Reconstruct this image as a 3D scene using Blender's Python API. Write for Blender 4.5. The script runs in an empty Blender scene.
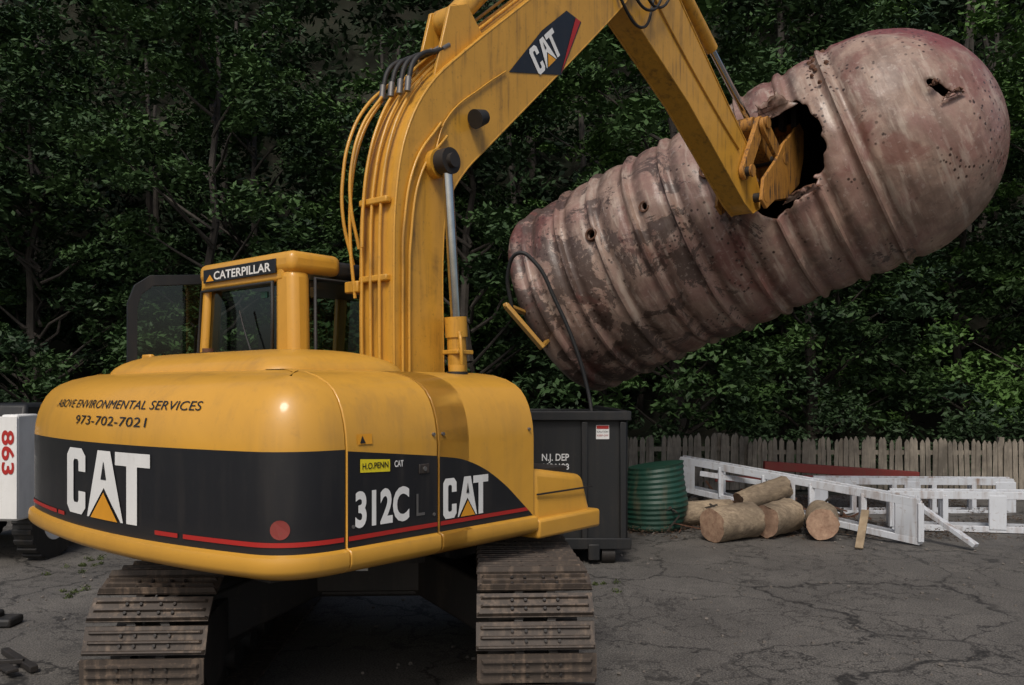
import bpy, bmesh, math, random
import numpy as np
from mathutils import Vector, Matrix
from mathutils import noise as mnoise
random.seed(7); rng=np.random.default_rng(7)
S=bpy.context.scene
COL=S.collection

# ------------------------------------------------------------------ materials
def newmat(name):
    m=bpy.data.materials.new(name); m.use_nodes=True
    nt=m.node_tree; b=nt.nodes['Principled BSDF']; return m,nt,b
def N(nt,t,**kw):
    n=nt.nodes.new(t)
    for k,v in kw.items(): setattr(n,k,v)
    return n
def coords(nt,kind='Object',scale=(1,1,1)):
    tc=nt.nodes.new('ShaderNodeTexCoord'); mp=nt.nodes.new('ShaderNodeMapping')
    mp.inputs['Scale'].default_value=scale
    nt.links.new(tc.outputs[kind],mp.inputs['Vector']); return mp.outputs['Vector']
def noise(nt,vec,scale,detail=5,rough=.6,dist=0):
    n=N(nt,'ShaderNodeTexNoise'); n.inputs['Scale'].default_value=scale; n.inputs['Detail'].default_value=detail
    n.inputs['Roughness'].default_value=rough; n.inputs['Distortion'].default_value=dist
    if vec is not None: nt.links.new(vec,n.inputs['Vector'])
    return n.outputs['Fac']
def ramp(nt,fac,stops):
    r=nt.nodes.new('ShaderNodeValToRGB'); cr=r.color_ramp
    while len(cr.elements)<len(stops): cr.elements.new(.5)
    for e,(p,c) in zip(cr.elements,stops):
        e.position=p; e.color=(c,c,c,1) if isinstance(c,(int,float)) else (*c,1)
    nt.links.new(fac,r.inputs['Fac']); return r.outputs['Color']
def mix(nt,fac,a,b,mode='MIX'):
    m=nt.nodes.new('ShaderNodeMix'); m.data_type='RGBA'; m.blend_type=mode
    for s,v in ((0,fac),(6,a),(7,b)):
        if isinstance(v,bpy.types.NodeSocket): nt.links.new(v,m.inputs[s])
        elif s==0: m.inputs[0].default_value=v
        else: m.inputs[s].default_value=(*v,1)
    return m.outputs[2]
def math_(nt,op,a,b=None,c=None):
    m=nt.nodes.new('ShaderNodeMath'); m.operation=op
    for i,v in enumerate((a,b,c)):
        if v is None: continue
        if isinstance(v,bpy.types.NodeSocket): nt.links.new(v,m.inputs[i])
        else: m.inputs[i].default_value=v
    return m.outputs[0]
def bump(nt,b,h,strength=.3,dist=.02):
    n=nt.nodes.new('ShaderNodeBump'); n.inputs['Strength'].default_value=strength; n.inputs['Distance'].default_value=dist
    nt.links.new(h,n.inputs['Height']); nt.links.new(n.outputs['Normal'],b.inputs['Normal'])

def paint(name,col,dirt=(.12,.08,.045),amt=.5,rough=.4,sc=1.0,coat=0.0,metal=0,low=None):
    m,nt,b=newmat(name); v=coords(nt)
    big=noise(nt,v,1.3*sc,4,.65,.6); fine=noise(nt,v,22*sc,3,.7)
    vs=coords(nt,scale=(9*sc,9*sc,.7*sc)); st=noise(nt,vs,1.2,3,.6)
    c1=mix(nt,ramp(nt,big,[(.3,0),(.75,1)]),col,tuple(x*.8 for x in col))
    d=math_(nt,'MULTIPLY',ramp(nt,st,[(.49,0),(.77,1)]),ramp(nt,big,[(.34,0),(.67,1)]))
    sp=ramp(nt,fine,[(.60,0),(.70,1)])
    d2=math_(nt,'MULTIPLY',math_(nt,'ADD',d,math_(nt,'MULTIPLY',sp,.3)),amt)
    if low:
        sx=nt.nodes.new('ShaderNodeSeparateXYZ'); nt.links.new(v,sx.inputs[0])
        g=ramp(nt,math_(nt,'MULTIPLY_ADD',sx.outputs['Z'],-1.0,low),[(0,0),(.25,1)])
        d2=math_(nt,'MAXIMUM',d2,math_(nt,'MULTIPLY',g,math_(nt,'MULTIPLY_ADD',big,1.1,-.15)))
    c2=mix(nt,math_(nt,'MINIMUM',d2,.95),c1,dirt)
    nt.links.new(c2,b.inputs['Base Color'])
    nt.links.new(math_(nt,'ADD',math_(nt,'MULTIPLY',big,.25),rough-.1),b.inputs['Roughness'])
    b.inputs['Metallic'].default_value=metal
    b.inputs['Coat Weight'].default_value=coat; b.inputs['Coat Roughness'].default_value=.12
    return m
YEL=paint('yellow_paint',(.66,.335,.038),amt=.42,rough=.40,coat=.35,low=1.12,dirt=(.22,.13,.05))
YELB=paint('boom_yellow_paint',(.62,.315,.036),dirt=(.11,.06,.02),amt=1.0,rough=.42,coat=.2,sc=1.6)
YELD=paint('worn_yellow_paint',(.42,.19,.03),dirt=(.07,.035,.018),amt=3.0,rough=.65,sc=2.6)
BLK=paint('black_vinyl',(.009,.009,.011),dirt=(.05,.042,.035),amt=.4,rough=.38,coat=.15,low=1.22)
BLKP=paint('black_paint',(.009,.010,.011),dirt=(.05,.04,.03),amt=.6,rough=.5)
RUB=paint('black_rubber',(.015,.015,.015),amt=.3,rough=.6)
WHT=paint('white_vinyl',(.80,.80,.78),dirt=(.4,.38,.34),amt=.35,rough=.5)
WPA=paint('weathered_white_paint',(.60,.63,.67),dirt=(.2,.12,.07),amt=1.2,rough=.55)
RED=paint('red_vinyl',(.42,.02,.015),amt=.2,rough=.45)
REDM=paint('red_oxide',(.24,.035,.028),amt=.6,rough=.6)
LYEL=paint('label_yellow',(.8,.66,.02),amt=.05,rough=.5)
GRN=paint('green_plastic',(.010,.055,.036),amt=.7,rough=.5)
DRK=paint('greasy_steel',(.020,.017,.015),dirt=(.08,.058,.043),amt=.7,rough=.6)
TRK=paint('track_steel',(.055,.042,.033),dirt=(.18,.13,.092),amt=1.4,rough=.6,sc=2.5)
def simple(name,col,rough=.5,metal=0):
    m,nt,b=newmat(name); b.inputs['Roughness'].default_value=rough; b.inputs['Metallic'].default_value=metal
    v=coords(nt); f=noise(nt,v,14,3)
    nt.links.new(mix(nt,f,tuple(x*.75 for x in col),tuple(min(1,x*1.25) for x in col)),b.inputs['Base Color']); return m
CHR=simple('chrome_rod',(.55,.56,.58),.15,1)
SEAT=simple('seat_fabric',(.03,.03,.032),.9)
SILL=simple('steel_bolt',(.2,.19,.18),.5,.7)
def wood(name,c1,c2,sc=(6,6,1)):
    m,nt,b=newmat(name); v=coords(nt,scale=sc); f=noise(nt,v,3,4,.7,.4)
    v2=coords(nt); g=noise(nt,v2,1.6,4,.65)
    c=mix(nt,ramp(nt,f,[(.3,0),(.7,1)]),c1,c2)
    c=mix(nt,ramp(nt,g,[(.38,.0),(.64,.75)]),c,tuple(x*.35 for x in c1))
    nt.links.new(c,b.inputs['Base Color']); b.inputs['Roughness'].default_value=.85; return m
FEN=wood('weathered_fence_wood',(.16,.14,.112),(.32,.28,.225),(14,14,1.5))
BARK=wood('tree_bark',(.028,.023,.018),(.06,.05,.04),(8,8,1.5))
LOGB=wood('log_bark',(.17,.125,.085),(.42,.33,.22),(4,9,9))
LOGE=wood('log_end',(.26,.15,.10),(.50,.34,.23),(5,5,5))
PLK=wood('plank_wood',(.38,.28,.17),(.5,.4,.27),(6,6,2))
def glassm():
    m=bpy.data.materials.new('cab_glass'); m.use_nodes=True; nt=m.node_tree; nt.nodes.clear()
    o=nt.nodes.new('ShaderNodeOutputMaterial'); t=N(nt,'ShaderNodeBsdfTransparent'); t.inputs['Color'].default_value=(.5,.56,.53,1)
    g=N(nt,'ShaderNodeBsdfGlossy'); g.inputs['Roughness'].default_value=.04; g.inputs['Color'].default_value=(.9,.95,.95,1)
    fr=N(nt,'ShaderNodeFresnel'); fr.inputs['IOR'].default_value=1.45
    mx=nt.nodes.new('ShaderNodeMixShader'); nt.links.new(math_(nt,'ADD',fr.outputs[0],.03),mx.inputs[0]); nt.links.new(t.outputs[0],mx.inputs[1]); nt.links.new(g.outputs[0],mx.inputs[2]); nt.links.new(mx.outputs[0],o.inputs[0]); return m
GLS=glassm()

def tankmat():
    m,nt,b=newmat('rusted_tank_steel'); v=coords(nt)
    n1=noise(nt,v,.9,6,.68,.7); n2=noise(nt,v,2.6,6,.7,.4); n3=noise(nt,v,16,4,.7); 
    base=mix(nt,ramp(nt,n2,[(.35,0),(.65,1)]),(.38,.265,.205),(.22,.15,.118))
    base=mix(nt,ramp(nt,n1,[(.44,0),(.58,1)]),base,(.25,.145,.118))
    sx=nt.nodes.new('ShaderNodeSeparateXYZ'); nt.links.new(v,sx.inputs[0])
    vs=coords(nt,scale=(5,1,1)); dr=ramp(nt,noise(nt,vs,1.3,4,.65),[(.46,0),(.62,1)]); base=mix(nt,math_(nt,'MULTIPLY',dr,.55),base,(.12,.072,.053))
    vs2=coords(nt,scale=(9,1.3,1.3)); dr2=ramp(nt,noise(nt,vs2,1.1,4,.6),[(.54,0),(.66,1)]); base=mix(nt,math_(nt,'MULTIPLY',dr2,.5),base,(.48,.40,.33))
    far=math_(nt,'MULTIPLY_ADD',sx.outputs['X'],-.036,.135)
    pe=ramp(nt,math_(nt,'ADD',noise(nt,v,1.5,8,.74,.6),far),[(.585,0),(.60,1)])
    base=mix(nt,math_(nt,'MULTIPLY',pe,.88),base,mix(nt,n3,(.035,.025,.021),(.10,.062,.048)))
    dm=ramp(nt,math_(nt,'ADD',math_(nt,'MULTIPLY_ADD',sx.outputs['X'],.32,-1.32),math_(nt,'MULTIPLY',math_(nt,'ADD',n1,-.5),2.4)),[(.25,0),(.55,1)])
    sz=math_(nt,'MULTIPLY_ADD',sx.outputs['Z'],.45,.45); sz=ramp(nt,sz,[(.35,.1),(.75,1)])
    base=mix(nt,math_(nt,'MULTIPLY',math_(nt,'MULTIPLY',dm,.9),sz),base,(.17,.04,.036))
    mr=ramp(nt,noise(nt,v,1.2,5,.6,1.0),[(.55,0),(.63,1)])
    base=mix(nt,math_(nt,'MULTIPLY',mr,.6),base,(.15,.05,.04))
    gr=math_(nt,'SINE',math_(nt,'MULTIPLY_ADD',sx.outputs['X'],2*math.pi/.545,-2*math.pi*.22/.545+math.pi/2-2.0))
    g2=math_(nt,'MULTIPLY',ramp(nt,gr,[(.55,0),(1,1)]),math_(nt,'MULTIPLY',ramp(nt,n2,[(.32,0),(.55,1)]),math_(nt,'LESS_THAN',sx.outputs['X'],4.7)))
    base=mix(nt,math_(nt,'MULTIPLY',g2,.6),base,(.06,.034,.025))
    vo=N(nt,'ShaderNodeTexVoronoi'); vo.inputs['Scale'].default_value=13; nt.links.new(v,vo.inputs['Vector'])
    pit=math_(nt,'MULTIPLY',ramp(nt,vo.outputs['Distance'],[(.18,1),(.28,0)]),ramp(nt,noise(nt,v,1.35,2,.5),[(.49,0),(.55,1)]))
    base=mix(nt,pit,base,(.035,.016,.011))
    fl=ramp(nt,n3,[(.58,0),(.66,1)]); base=mix(nt,math_(nt,'MULTIPLY',fl,.35),base,(.44,.37,.32))
    nt.links.new(base,b.inputs['Base Color']); 
    nt.links.new(math_(nt,'MULTIPLY_ADD',n2,.5,.17),b.inputs['Roughness'])
    bump(nt,b,n3,.35,.012)
    return m
TANK=tankmat()
RUST=paint('dark_rust',(.10,.045,.025),dirt=(.22,.10,.05),amt=.8,rough=.85,sc=3)
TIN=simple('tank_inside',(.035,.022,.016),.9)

def asphalt():
    m,nt,b=newmat('cracked_asphalt'); v=coords(nt)
    big=noise(nt,v,.16,4,.6,.5); mid=noise(nt,v,1.1,5,.65); fine=noise(nt,v,75,2,.8); med=noise(nt,v,9,4,.7)
    c=mix(nt,ramp(nt,big,[(.35,0),(.65,1)]),(.066,.060,.053),(.105,.096,.085))
    c=mix(nt,ramp(nt,mid,[(.47,0),(.70,.75)]),c,(.165,.150,.130))
    c=mix(nt,ramp(nt,mid,[(.32,.65),(.43,0)]),c,(.038,.034,.031))
    c=mix(nt,ramp(nt,med,[(.35,.55),(.55,0)]),c,(.034,.031,.028))
    sp=ramp(nt,fine,[(.38,0),(.62,1)]); c=mix(nt,sp,mix(nt,.6,c,(.013,.013,.013)),mix(nt,.33,c,(.32,.30,.27)))
    dn=N(nt,'ShaderNodeTexNoise'); dn.inputs['Scale'].default_value=1.9; dn.inputs['Detail'].default_value=5; dn.inputs['Roughness'].default_value=.7; nt.links.new(v,dn.inputs['Vector'])
    vm=nt.nodes.new('ShaderNodeVectorMath'); vm.operation='MULTIPLY_ADD'; nt.links.new(dn.outputs['Color'],vm.inputs[0]); vm.inputs[1].default_value=(.8,.8,0); nt.links.new(v,vm.inputs[2])
    tot=None
    for sc,w,lo,st in ((.42,.0055,.36,.95),(1.15,.009,.42,.85),(3.4,.024,.45,.7)):
        vo=N(nt,'ShaderNodeTexVoronoi'); vo.feature='DISTANCE_TO_EDGE'; vo.inputs['Scale'].default_value=sc; nt.links.new(vm.outputs[0],vo.inputs['Vector'])
        wd=math_(nt,'MULTIPLY',vo.outputs['Distance'],math_(nt,'MULTIPLY_ADD',med,-2.2,2.1))
        ln=ramp(nt,wd,[(w*.4,st),(w*1.6,0)])
        k=math_(nt,'MULTIPLY',ln,ramp(nt,noise(nt,v,.45+sc*.1,2,.5),[(lo,0),(lo+.08,1)]))
        tot=k if tot is None else math_(nt,'MAXIMUM',tot,k)
    c=mix(nt,tot,c,(.012,.011,.010))
    nt.links.new(c,b.inputs['Base Color']); nt.links.new(math_(nt,'MULTIPLY_ADD',mid,.5,.45),b.inputs['Roughness'])
    bump(nt,b,fine,.4,.006)
    return m
ASP=asphalt()
def floor_mat():
    m,nt,b=newmat('forest_floor_soil'); v=coords(nt); f=noise(nt,v,.9,5,.7); g=noise(nt,v,18,3,.7)
    c=mix(nt,ramp(nt,f,[(.35,0),(.65,1)]),(.022,.020,.013),(.014,.022,.010)); c=mix(nt,ramp(nt,g,[(.55,0),(.7,.5)]),c,(.045,.035,.02))
    nt.links.new(c,b.inputs['Base Color']); b.inputs['Roughness'].default_value=.95; return m
SOIL=floor_mat()
def leafmat(name,cd,cl,hi):
    m,nt,b=newmat(name)
    at=N(nt,'ShaderNodeAttribute'); at.attribute_name='lv'
    oi=N(nt,'ShaderNodeObjectInfo')
    c=mix(nt,ramp(nt,at.outputs['Fac'],[(.15,0),(.95,1)]),cd,cl)
    c=mix(nt,math_(nt,'POWER',oi.outputs['Random'],2.0),c,hi)
    nt.links.new(c,b.inputs['Base Color']); b.inputs['Roughness'].default_value=.55; b.inputs['Specular IOR Level'].default_value=.2
    return m
LEAF=leafmat('broadleaf_foliage',(.017,.034,.018),(.052,.098,.032),(.075,.145,.035))
LEAFD=leafmat('distant_foliage',(.014,.026,.015),(.036,.066,.027),(.036,.066,.027))
WEED=leafmat('weed_foliage',(.04,.055,.02),(.08,.10,.035),(.10,.12,.04))
LITTER=leafmat('dry_litter',(.05,.032,.02),(.11,.07,.045),(.07,.045,.03))

# ------------------------------------------------------------------ builders
def root(name,loc=(0,0,0),rz=0):
    e=bpy.data.objects.new(name,None); COL.objects.link(e); e.location=loc; e.rotation_euler=(0,0,rz); e.empty_display_size=.3; return e
def link(ob,parent):
    COL.objects.link(ob)
    if parent is not None: ob.parent=parent
    return ob
def mk(name,vs,fs,mats,parent=None,fm=None,smooth=35,bevel=0,segs=2,bang=35,relax=0):
    me=bpy.data.meshes.new(name); me.from_pydata([tuple(v) for v in vs],[],fs)
    if not isinstance(mats,(list,tuple)): mats=[mats]
    for m in mats: me.materials.append(m)
    if fm: me.polygons.foreach_set('material_index',fm)
    bm=bmesh.new(); bm.from_mesh(me)
    if relax:
        bmesh.ops.delete(bm,geom=[v for v in bm.verts if not v.link_faces],context='VERTS')
        for _ in range(relax):
            new={}
            for v in bm.verts:
                if v.is_boundary:
                    nb=[e.other_vert(v).co for e in v.link_edges if e.is_boundary]
                    if len(nb)==2: new[v]=v.co*.4+(nb[0]+nb[1])*.3
            for v,c in new.items(): v.co=c
    bmesh.ops.recalc_face_normals(bm,faces=bm.faces); bm.to_mesh(me); bm.free()
    if smooth:
        me.polygons.foreach_set('use_smooth',[True]*len(me.polygons)); me.set_sharp_from_angle(angle=math.radians(smooth))
    ob=link(bpy.data.objects.new(name,me),parent)
    if bevel:
        bv=ob.modifiers.new('bevel','BEVEL'); bv.width=bevel; bv.segments=segs; bv.limit_method='ANGLE'; bv.angle_limit=math.radians(bang); bv.harden_normals=False
        me.polygons.foreach_set('use_smooth',[True]*len(me.polygons)); me.set_sharp_from_angle(angle=math.radians(50))
    return ob
BF=[(0,3,2,1),(4,5,6,7),(0,1,5,4),(1,2,6,5),(2,3,7,6),(3,0,4,7)]
def boxv(x0,x1,y0,y1,z0,z1): return [(x0,y0,z0),(x1,y0,z0),(x1,y1,z0),(x0,y1,z0),(x0,y0,z1),(x1,y0,z1),(x1,y1,z1),(x0,y1,z1)]
def box(name,x0,x1,y0,y1,z0,z1,mat,parent=None,bevel=.01,segs=2): return mk(name,boxv(x0,x1,y0,y1,z0,z1),BF,mat,parent,bevel=bevel,segs=segs)
class Acc:
    def __init__(s): s.v=[]; s.f=[]; s.m=[]
    def add(s,vs,fs,mi=0):
        o=len(s.v); s.v+= [tuple(v) for v in vs]; s.f+=[tuple(i+o for i in f) for f in fs]; s.m+=[mi]*len(fs)
    def box(s,x0,x1,y0,y1,z0,z1,mi=0,M=None):
        vs=[Vector(v) for v in boxv(x0,x1,y0,y1,z0,z1)]
        if M is not None: vs=[M@v for v in vs]
        s.add(vs,BF,mi)
    def beam(s,p0,p1,w,h,mi=0,up=(0,0,1)):
        p0=Vector(p0);p1=Vector(p1); d=(p1-p0); L=d.length; d.normalize(); r=d.cross(Vector(up)).normalized(); u=r.cross(d)
        M=Matrix((r,d,u)).transposed().to_4x4(); M.translation=p0
        s.box(-w/2,w/2,0,L,-h/2,h/2,mi,M)
    def cyl(s,p0,p1,r0,r1=None,n=20,mi=0,mc=None):
        r1=r0 if r1 is None else r1; p0=Vector(p0);p1=Vector(p1); d=(p1-p0).normalized()
        a=d.orthogonal().normalized(); b=d.cross(a); vs=[];fs=[]
        for p,r in ((p0,r0),(p1,r1)):
            for i in range(n):
                t=2*math.pi*i/n; vs.append(p+a*math.cos(t)*r+b*math.sin(t)*r)
        for i in range(n): fs.append((i,(i+1)%n,n+(i+1)%n,n+i))
        s.add(vs,fs,mi); s.add(vs[:n],[tuple(range(n))],mi if mc is None else mc); s.add(vs[n:],[tuple(range(n))],mi if mc is None else mc)
    def done(s,name,mats,parent=None,bevel=0,smooth=35): return mk(name,s.v,s.f,mats,parent,fm=s.m,smooth=smooth,bevel=bevel)
def cyl(name,p0,p1,r0,mat,parent=None,r1=None,n=28,bevel=.004):
    a=Acc(); a.cyl(p0,p1,r0,r1,n); return a.done(name,mat,parent,bevel=0)
def tube(name,pts,r,mat,parent=None,kind='BEZIER',res=8):
    cu=bpy.data.curves.new(name,'CURVE'); cu.dimensions='3D'; cu.bevel_depth=r; cu.bevel_resolution=3; cu.resolution_u=res; cu.use_fill_caps=True
    if kind=='BEZIER':
        sp=cu.splines.new('BEZIER'); sp.bezier_points.add(len(pts)-1)
        for bp,p in zip(sp.bezier_points,pts): bp.co=p; bp.handle_left_type=bp.handle_right_type='AUTO'
    else:
        sp=cu.splines.new('POLY'); sp.points.add(len(pts)-1)
        for q,p in zip(sp.points,pts): q.co=(*p,1)
    cu.materials.append(mat); return link(bpy.data.objects.new(name,cu),parent)
def catmull(P,n=6):
    out=[]; Q=[P[0]]+list(P)+[P[-1]]
    for i in range(1,len(Q)-2):
        p0,p1,p2,p3=[np.array(q,float) for q in Q[i-1:i+3]]
        for k in range(n):
            t=k/n; out.append(tuple(.5*((2*p1)+(-p0+p2)*t+(2*p0-5*p1+4*p2-p3)*t*t+(-p0+3*p1-3*p2+p3)*t**3)))
    out.append(tuple(P[-1])); return out
def prism(name,prof,b0,b1,mat,parent,bevel=.008):
    n=len(prof); vs=[(b0,u,z) for u,z in prof]+[(b1,u,z) for u,z in prof]
    fs=[tuple(range(n)),tuple(range(2*n-1,n-1,-1))]+[(i,(i+1)%n,n+(i+1)%n,n+i) for i in range(n)]
    return mk(name,vs,fs,mat,parent,bevel=bevel,bang=40)

def decal(name,polys,fn,mat,parent,cuts=0):
    bm=bmesh.new()
    for P in polys:
        vs=[bm.verts.new((p[0],p[1],0)) for p in P]; bm.faces.new(vs)
    bm.normal_update()
    bmesh.ops.triangulate(bm,faces=bm.faces[:],ngon_method='EAR_CLIP')
    if cuts: bmesh.ops.subdivide_edges(bm,edges=bm.edges[:],cuts=cuts,use_grid_fill=True)
    for v in bm.verts: v.co=fn(v.co.x,v.co.y)
    me=bpy.data.meshes.new(name); bm.to_mesh(me); bm.free(); me.materials.append(mat)
    return link(bpy.data.objects.new(name,me),parent)
def textdecal(name,txt,x,y,h,fn,mat,parent,xs=1.0,bold=0.0,shear=0,cuts=0,width=None,space=1.0):
    cu=bpy.data.curves.new('tmp','FONT'); cu.body=txt; cu.size=h/.72; cu.offset=bold*h; cu.shear=shear; cu.resolution_u=4; cu.space_character=space
    ob=bpy.data.objects.new('tmp',cu); COL.objects.link(ob); dg=bpy.context.evaluated_depsgraph_get(); dg.update()
    me=bpy.data.meshes.new_from_object(ob.evaluated_get(dg)); bpy.data.objects.remove(ob); me.name=name
    if len(me.vertices)==0: return
    xsv=[v.co.x for v in me.vertices]; x0=min(xsv); w=max(xsv)-x0
    k=xs if width is None else width/w
    bm=bmesh.new(); bm.from_mesh(me)
    if cuts: bmesh.ops.subdivide_edges(bm,edges=bm.edges[:],cuts=cuts)
    for v in bm.verts: v.co=fn(x+(v.co.x-x0)*k,y+v.co.y)
    bm.to_mesh(me); bm.free(); me.materials.clear(); me.materials.append(mat)
    return link(bpy.data.objects.new(name,me),parent)
LC=[(.10,0),(.46,0),(.57,.11),(.57,.35),(.37,.35),(.37,.21),(.34,.17),(.24,.17),(.21,.21),(.21,.79),(.24,.83),(.34,.83),(.37,.79),(.37,.65),(.57,.65),(.57,.89),(.46,1),(.10,1),(0,.89),(0,.11)]
LA=[(.62,0),(.90,1),(1.20,1),(1.48,0),(1.43,0),(1.05,.46),(.67,0)]
LT=[(1.31,.81),(1.31,1),(2.0,1),(2.0,.81),(1.76,.81),(1.76,0),(1.55,0),(1.55,.81)]
LY=[(.73,0),(1.37,0),(1.05,.39)]
LH=[(.985,.58),(1.115,.58),(1.05,.85)]
def logo(name,x,y,w,h,fn,fn2,parent,bk,cuts=0):
    f=lambda P:[(x+p[0]*w/2,y+p[1]*h) for p in P]
    decal(name+'_letters',[f(LC),f(LA),f(LT)],fn,WHT,parent,cuts)
    decal(name+'_triangle',[f(LY)],fn2,LOGOY,parent,cuts); decal(name+'_counter',[f(LH)],fn2,bk,parent,cuts)
LOGOY=paint('logo_amber',(.75,.33,.02),amt=.1)
def nz(x,y,z): return mnoise.noise(Vector((x,y,z)))

# ================================================================== EXCAVATOR
TH=math.radians(40)
EX=root('excavator',(-.83,6.15,0),-TH)
LV=[(.975,.05),(.99,.01),(1.01,-.025),(1.03,-.035),(1.07,-.035),(1.09,-.03),(1.10,0),(1.57,0),(1.64,.006),(1.70,.018),(1.76,.038),(1.81,.064),(1.855,.10),(1.89,.15),(1.92,.22),(1.945,.32),(1.96,.46)]
def inset(z):
    zs=[l[0] for l in LV]; return float(np.interp(z,zs,[l[1] for l in LV]))
def half():
    K=.105; B=1.16
    pts=[(b,-2.11+K*b*b) for b in np.linspace(0,B,24)]
    p0=np.array(pts[-1]); sl=2*K*B; c=np.array((1.4,p0[1]+sl*(1.4-B))); p2=np.array((1.4,-1.606))
    for t in np.linspace(0,1,18)[1:]: pts.append(tuple((1-t)**2*p0+2*t*(1-t)*c+t*t*p2))
    return pts
H=half(); OUT=[(-x*1.08,y) for x,y in H[::-1]]+H[1:]
OA=np.array(OUT); T=np.gradient(OA,axis=0); T/=np.linalg.norm(T,axis=1)[:,None]; NR=np.stack([T[:,1],-T[:,0]],1)
NR[0]=(-1,0); NR[-1]=(1,0)
seg=np.r_[0,np.cumsum(np.linalg.norm(np.diff(OA,axis=0),axis=1))]; seg-=seg[len(H)-1]
def rear(s,z,off=.006):
    p=np.array([np.interp(s,seg,OA[:,i]) for i in (0,1)]); n=np.array([np.interp(s,seg,NR[:,i]) for i in (0,1)]); n/=np.linalg.norm(n)
    q=p-n*(inset(z)-off); return Vector((q[0],q[1],z))
n=len(OUT); vs=[];fs=[];fm=[]
for z,ins in LV:
    for i in range(n):
        q=OA[i]-NR[i]*ins
        vs.append((q[0],-1.606 if i in (0,n-1) else min(q[1],-1.606),z))
for k in range(len(LV)-1):
    for i in range(n-1):
        fs.append((k*n+i,k*n+i+1,(k+1)*n+i+1,(k+1)*n+i)); fm.append(1 if LV[k][0]>=1.095 and LV[k][0]<1.5 else 0)
    fs.append((k*n,k*n+n-1,(k+1)*n+n-1,(k+1)*n)); fm.append(0)
fs.append(tuple(range(n)));fm.append(0); fs.append(tuple((len(LV)-1)*n+i for i in range(n)));fm.append(0)
mk('counterweight',vs,fs,[YEL,BLK],EX,fm=fm,smooth=40)
def sect(name,a0,a1,full,bl=.55,top=1.97):
    prof=[(1.4-i,z) for z,i in LV if z<=top]
    if full: prof=prof+[(-b*1.08,z) for b,z in prof[::-1]]
    else: prof=prof+[(bl,prof[-1][1]),(bl,prof[0][1])]
    n=len(prof); vs=[(b,a0,z) for b,z in prof]+[(b,a1,z) for b,z in prof]
    fs=[tuple(range(n)),tuple(range(n,2*n))]+[(i,(i+1)%n,n+(i+1)%n,n+i) for i in range(n)]
    return mk(name,vs,fs,YEL,EX,bevel=.006,bang=60)
box('engine_bay',-1.2,1.15,-1.75,-.25,1.0,1.80,BLKP,EX)
sect('access_door_rear',-1.596,-.990,True)
sect('access_door_front',-.980,-.17,False,.5)
sect('hood_front',-.980,-.74,False,-1.36)
mk('fuel_tank',[(.5,-.16,.975),(1.4,-.16,.975),(1.4,.47,.975),(.5,.47,.975),(.5,-.16,1.38),(1.38,-.16,1.38),(1.36,.40,1.30),(.5,.40,1.30)],BF,YEL,EX,bevel=.045,segs=4)
box('base_lip',.5,1.435,-.165,.49,.955,1.075,YEL,EX,.02,3)
box('tank_step_plate',.65,1.30,-.10,.30,1.335,1.362,DRK,EX,.004)
box('tank_seam',1.395,1.404,-.14,.44,1.215,1.225,DRK,EX,.0)
box('deck_plate',-.2,.55,-.75,.35,1.0,1.30,BLKP,EX)
box('house_floor',-1.38,.6,-.75,.85,.98,1.16,YEL,EX,.02)
cyl('swing_ring',(0,0,.72),(0,0,.985),.62,DRK,EX,n=48)
def dome(name,x0,x1,y0,y1,z0,h,mat,ins=.16,m=8,r=.12):
    vs=[];fs=[];N4=40
    for k in range(m+1):
        t=k/m*math.pi/2; i=ins*(1-math.cos(t)); z=z0+h*math.sin(t)
        for j in range(N4):
            q=j//10; a=(j%10)/9*math.pi/2+q*math.pi/2
            cx=(x1-r-i,x0+r+i,x0+r+i,x1-r-i)[q]; cy=(y1-r-i,y1-r-i,y0+r+i,y0+r+i)[q]
            vs.append((cx+math.cos(a)*r,cy+math.sin(a)*r,z))
    for k in range(m):
        for j in range(N4): fs.append((k*N4+j,k*N4+(j+1)%N4,(k+1)*N4+(j+1)%N4,(k+1)*N4+j))
    fs.append(tuple(m*N4+j for j in range(N4))); return mk(name,vs,fs,mat,EX,smooth=60)
dome('engine_hood',-1.06,.90,-1.66,-.66,1.935,.15,YEL,.34,r=.2)
for i in range(16):
    x=-.64+i*.055; box('louver_%d'%(i+1),x,x+.036,-1.27,-1.08,2.078,2.096,BLKP,EX,0)
cyl('exhaust_stub',(-.98,-.92,1.9),(-.98,-.92,2.15),.04,RUST,EX)
box('lifting_lug',-1.20,-1.08,-1.30,-1.26,1.92,2.10,YEL,EX,.012)
cyl('filler_cap',(1.0,-.42,1.94),(1.0,-.42,2.005),.05,YEL,EX); cyl('filler_neck',(1.0,-.42,1.93),(1.0,-.42,1.965),.065,BLKP,EX)
R5=lambda s,t:rear(s,t,.005); R8=lambda s,t:rear(s,t,.008)
def strip(s0,s1,z0,z1,k=30):
    return [[(s0+(s1-s0)*i/k,z0),(s0+(s1-s0)*(i+1)/k,z0),(s0+(s1-s0)*(i+1)/k,z1),(s0+(s1-s0)*i/k,z1)] for i in range(k)]
for i,(a,b_) in enumerate(((seg[0]+.01,-.66),(-.63,-.52),(.52,.70),(.74,seg[-1]-.01))): decal('rear_red_stripe_%d'%(i+1),strip(a,b_,1.135,1.157),R5,RED,EX)
logo('rear_logo',-.47,1.165,.95,.365,R5,R8,EX,BLK,cuts=3)
textdecal('owner_name','ABOVE ENVIRONMENTAL SERVICES',-.80,1.755,.046,R5,BLK,EX,width=1.62,cuts=1,bold=0)
textdecal('owner_phone','973-702-7021',-.38,1.665,.050,R5,BLK,EX,width=.80,cuts=1,bold=0)
decal('tie_down_plug',[[(1.33+.045*math.cos(t),1.215+.045*math.sin(t)) for t in np.linspace(0,2*math.pi,20,endpoint=False)]],R5,REDM,EX)
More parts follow.
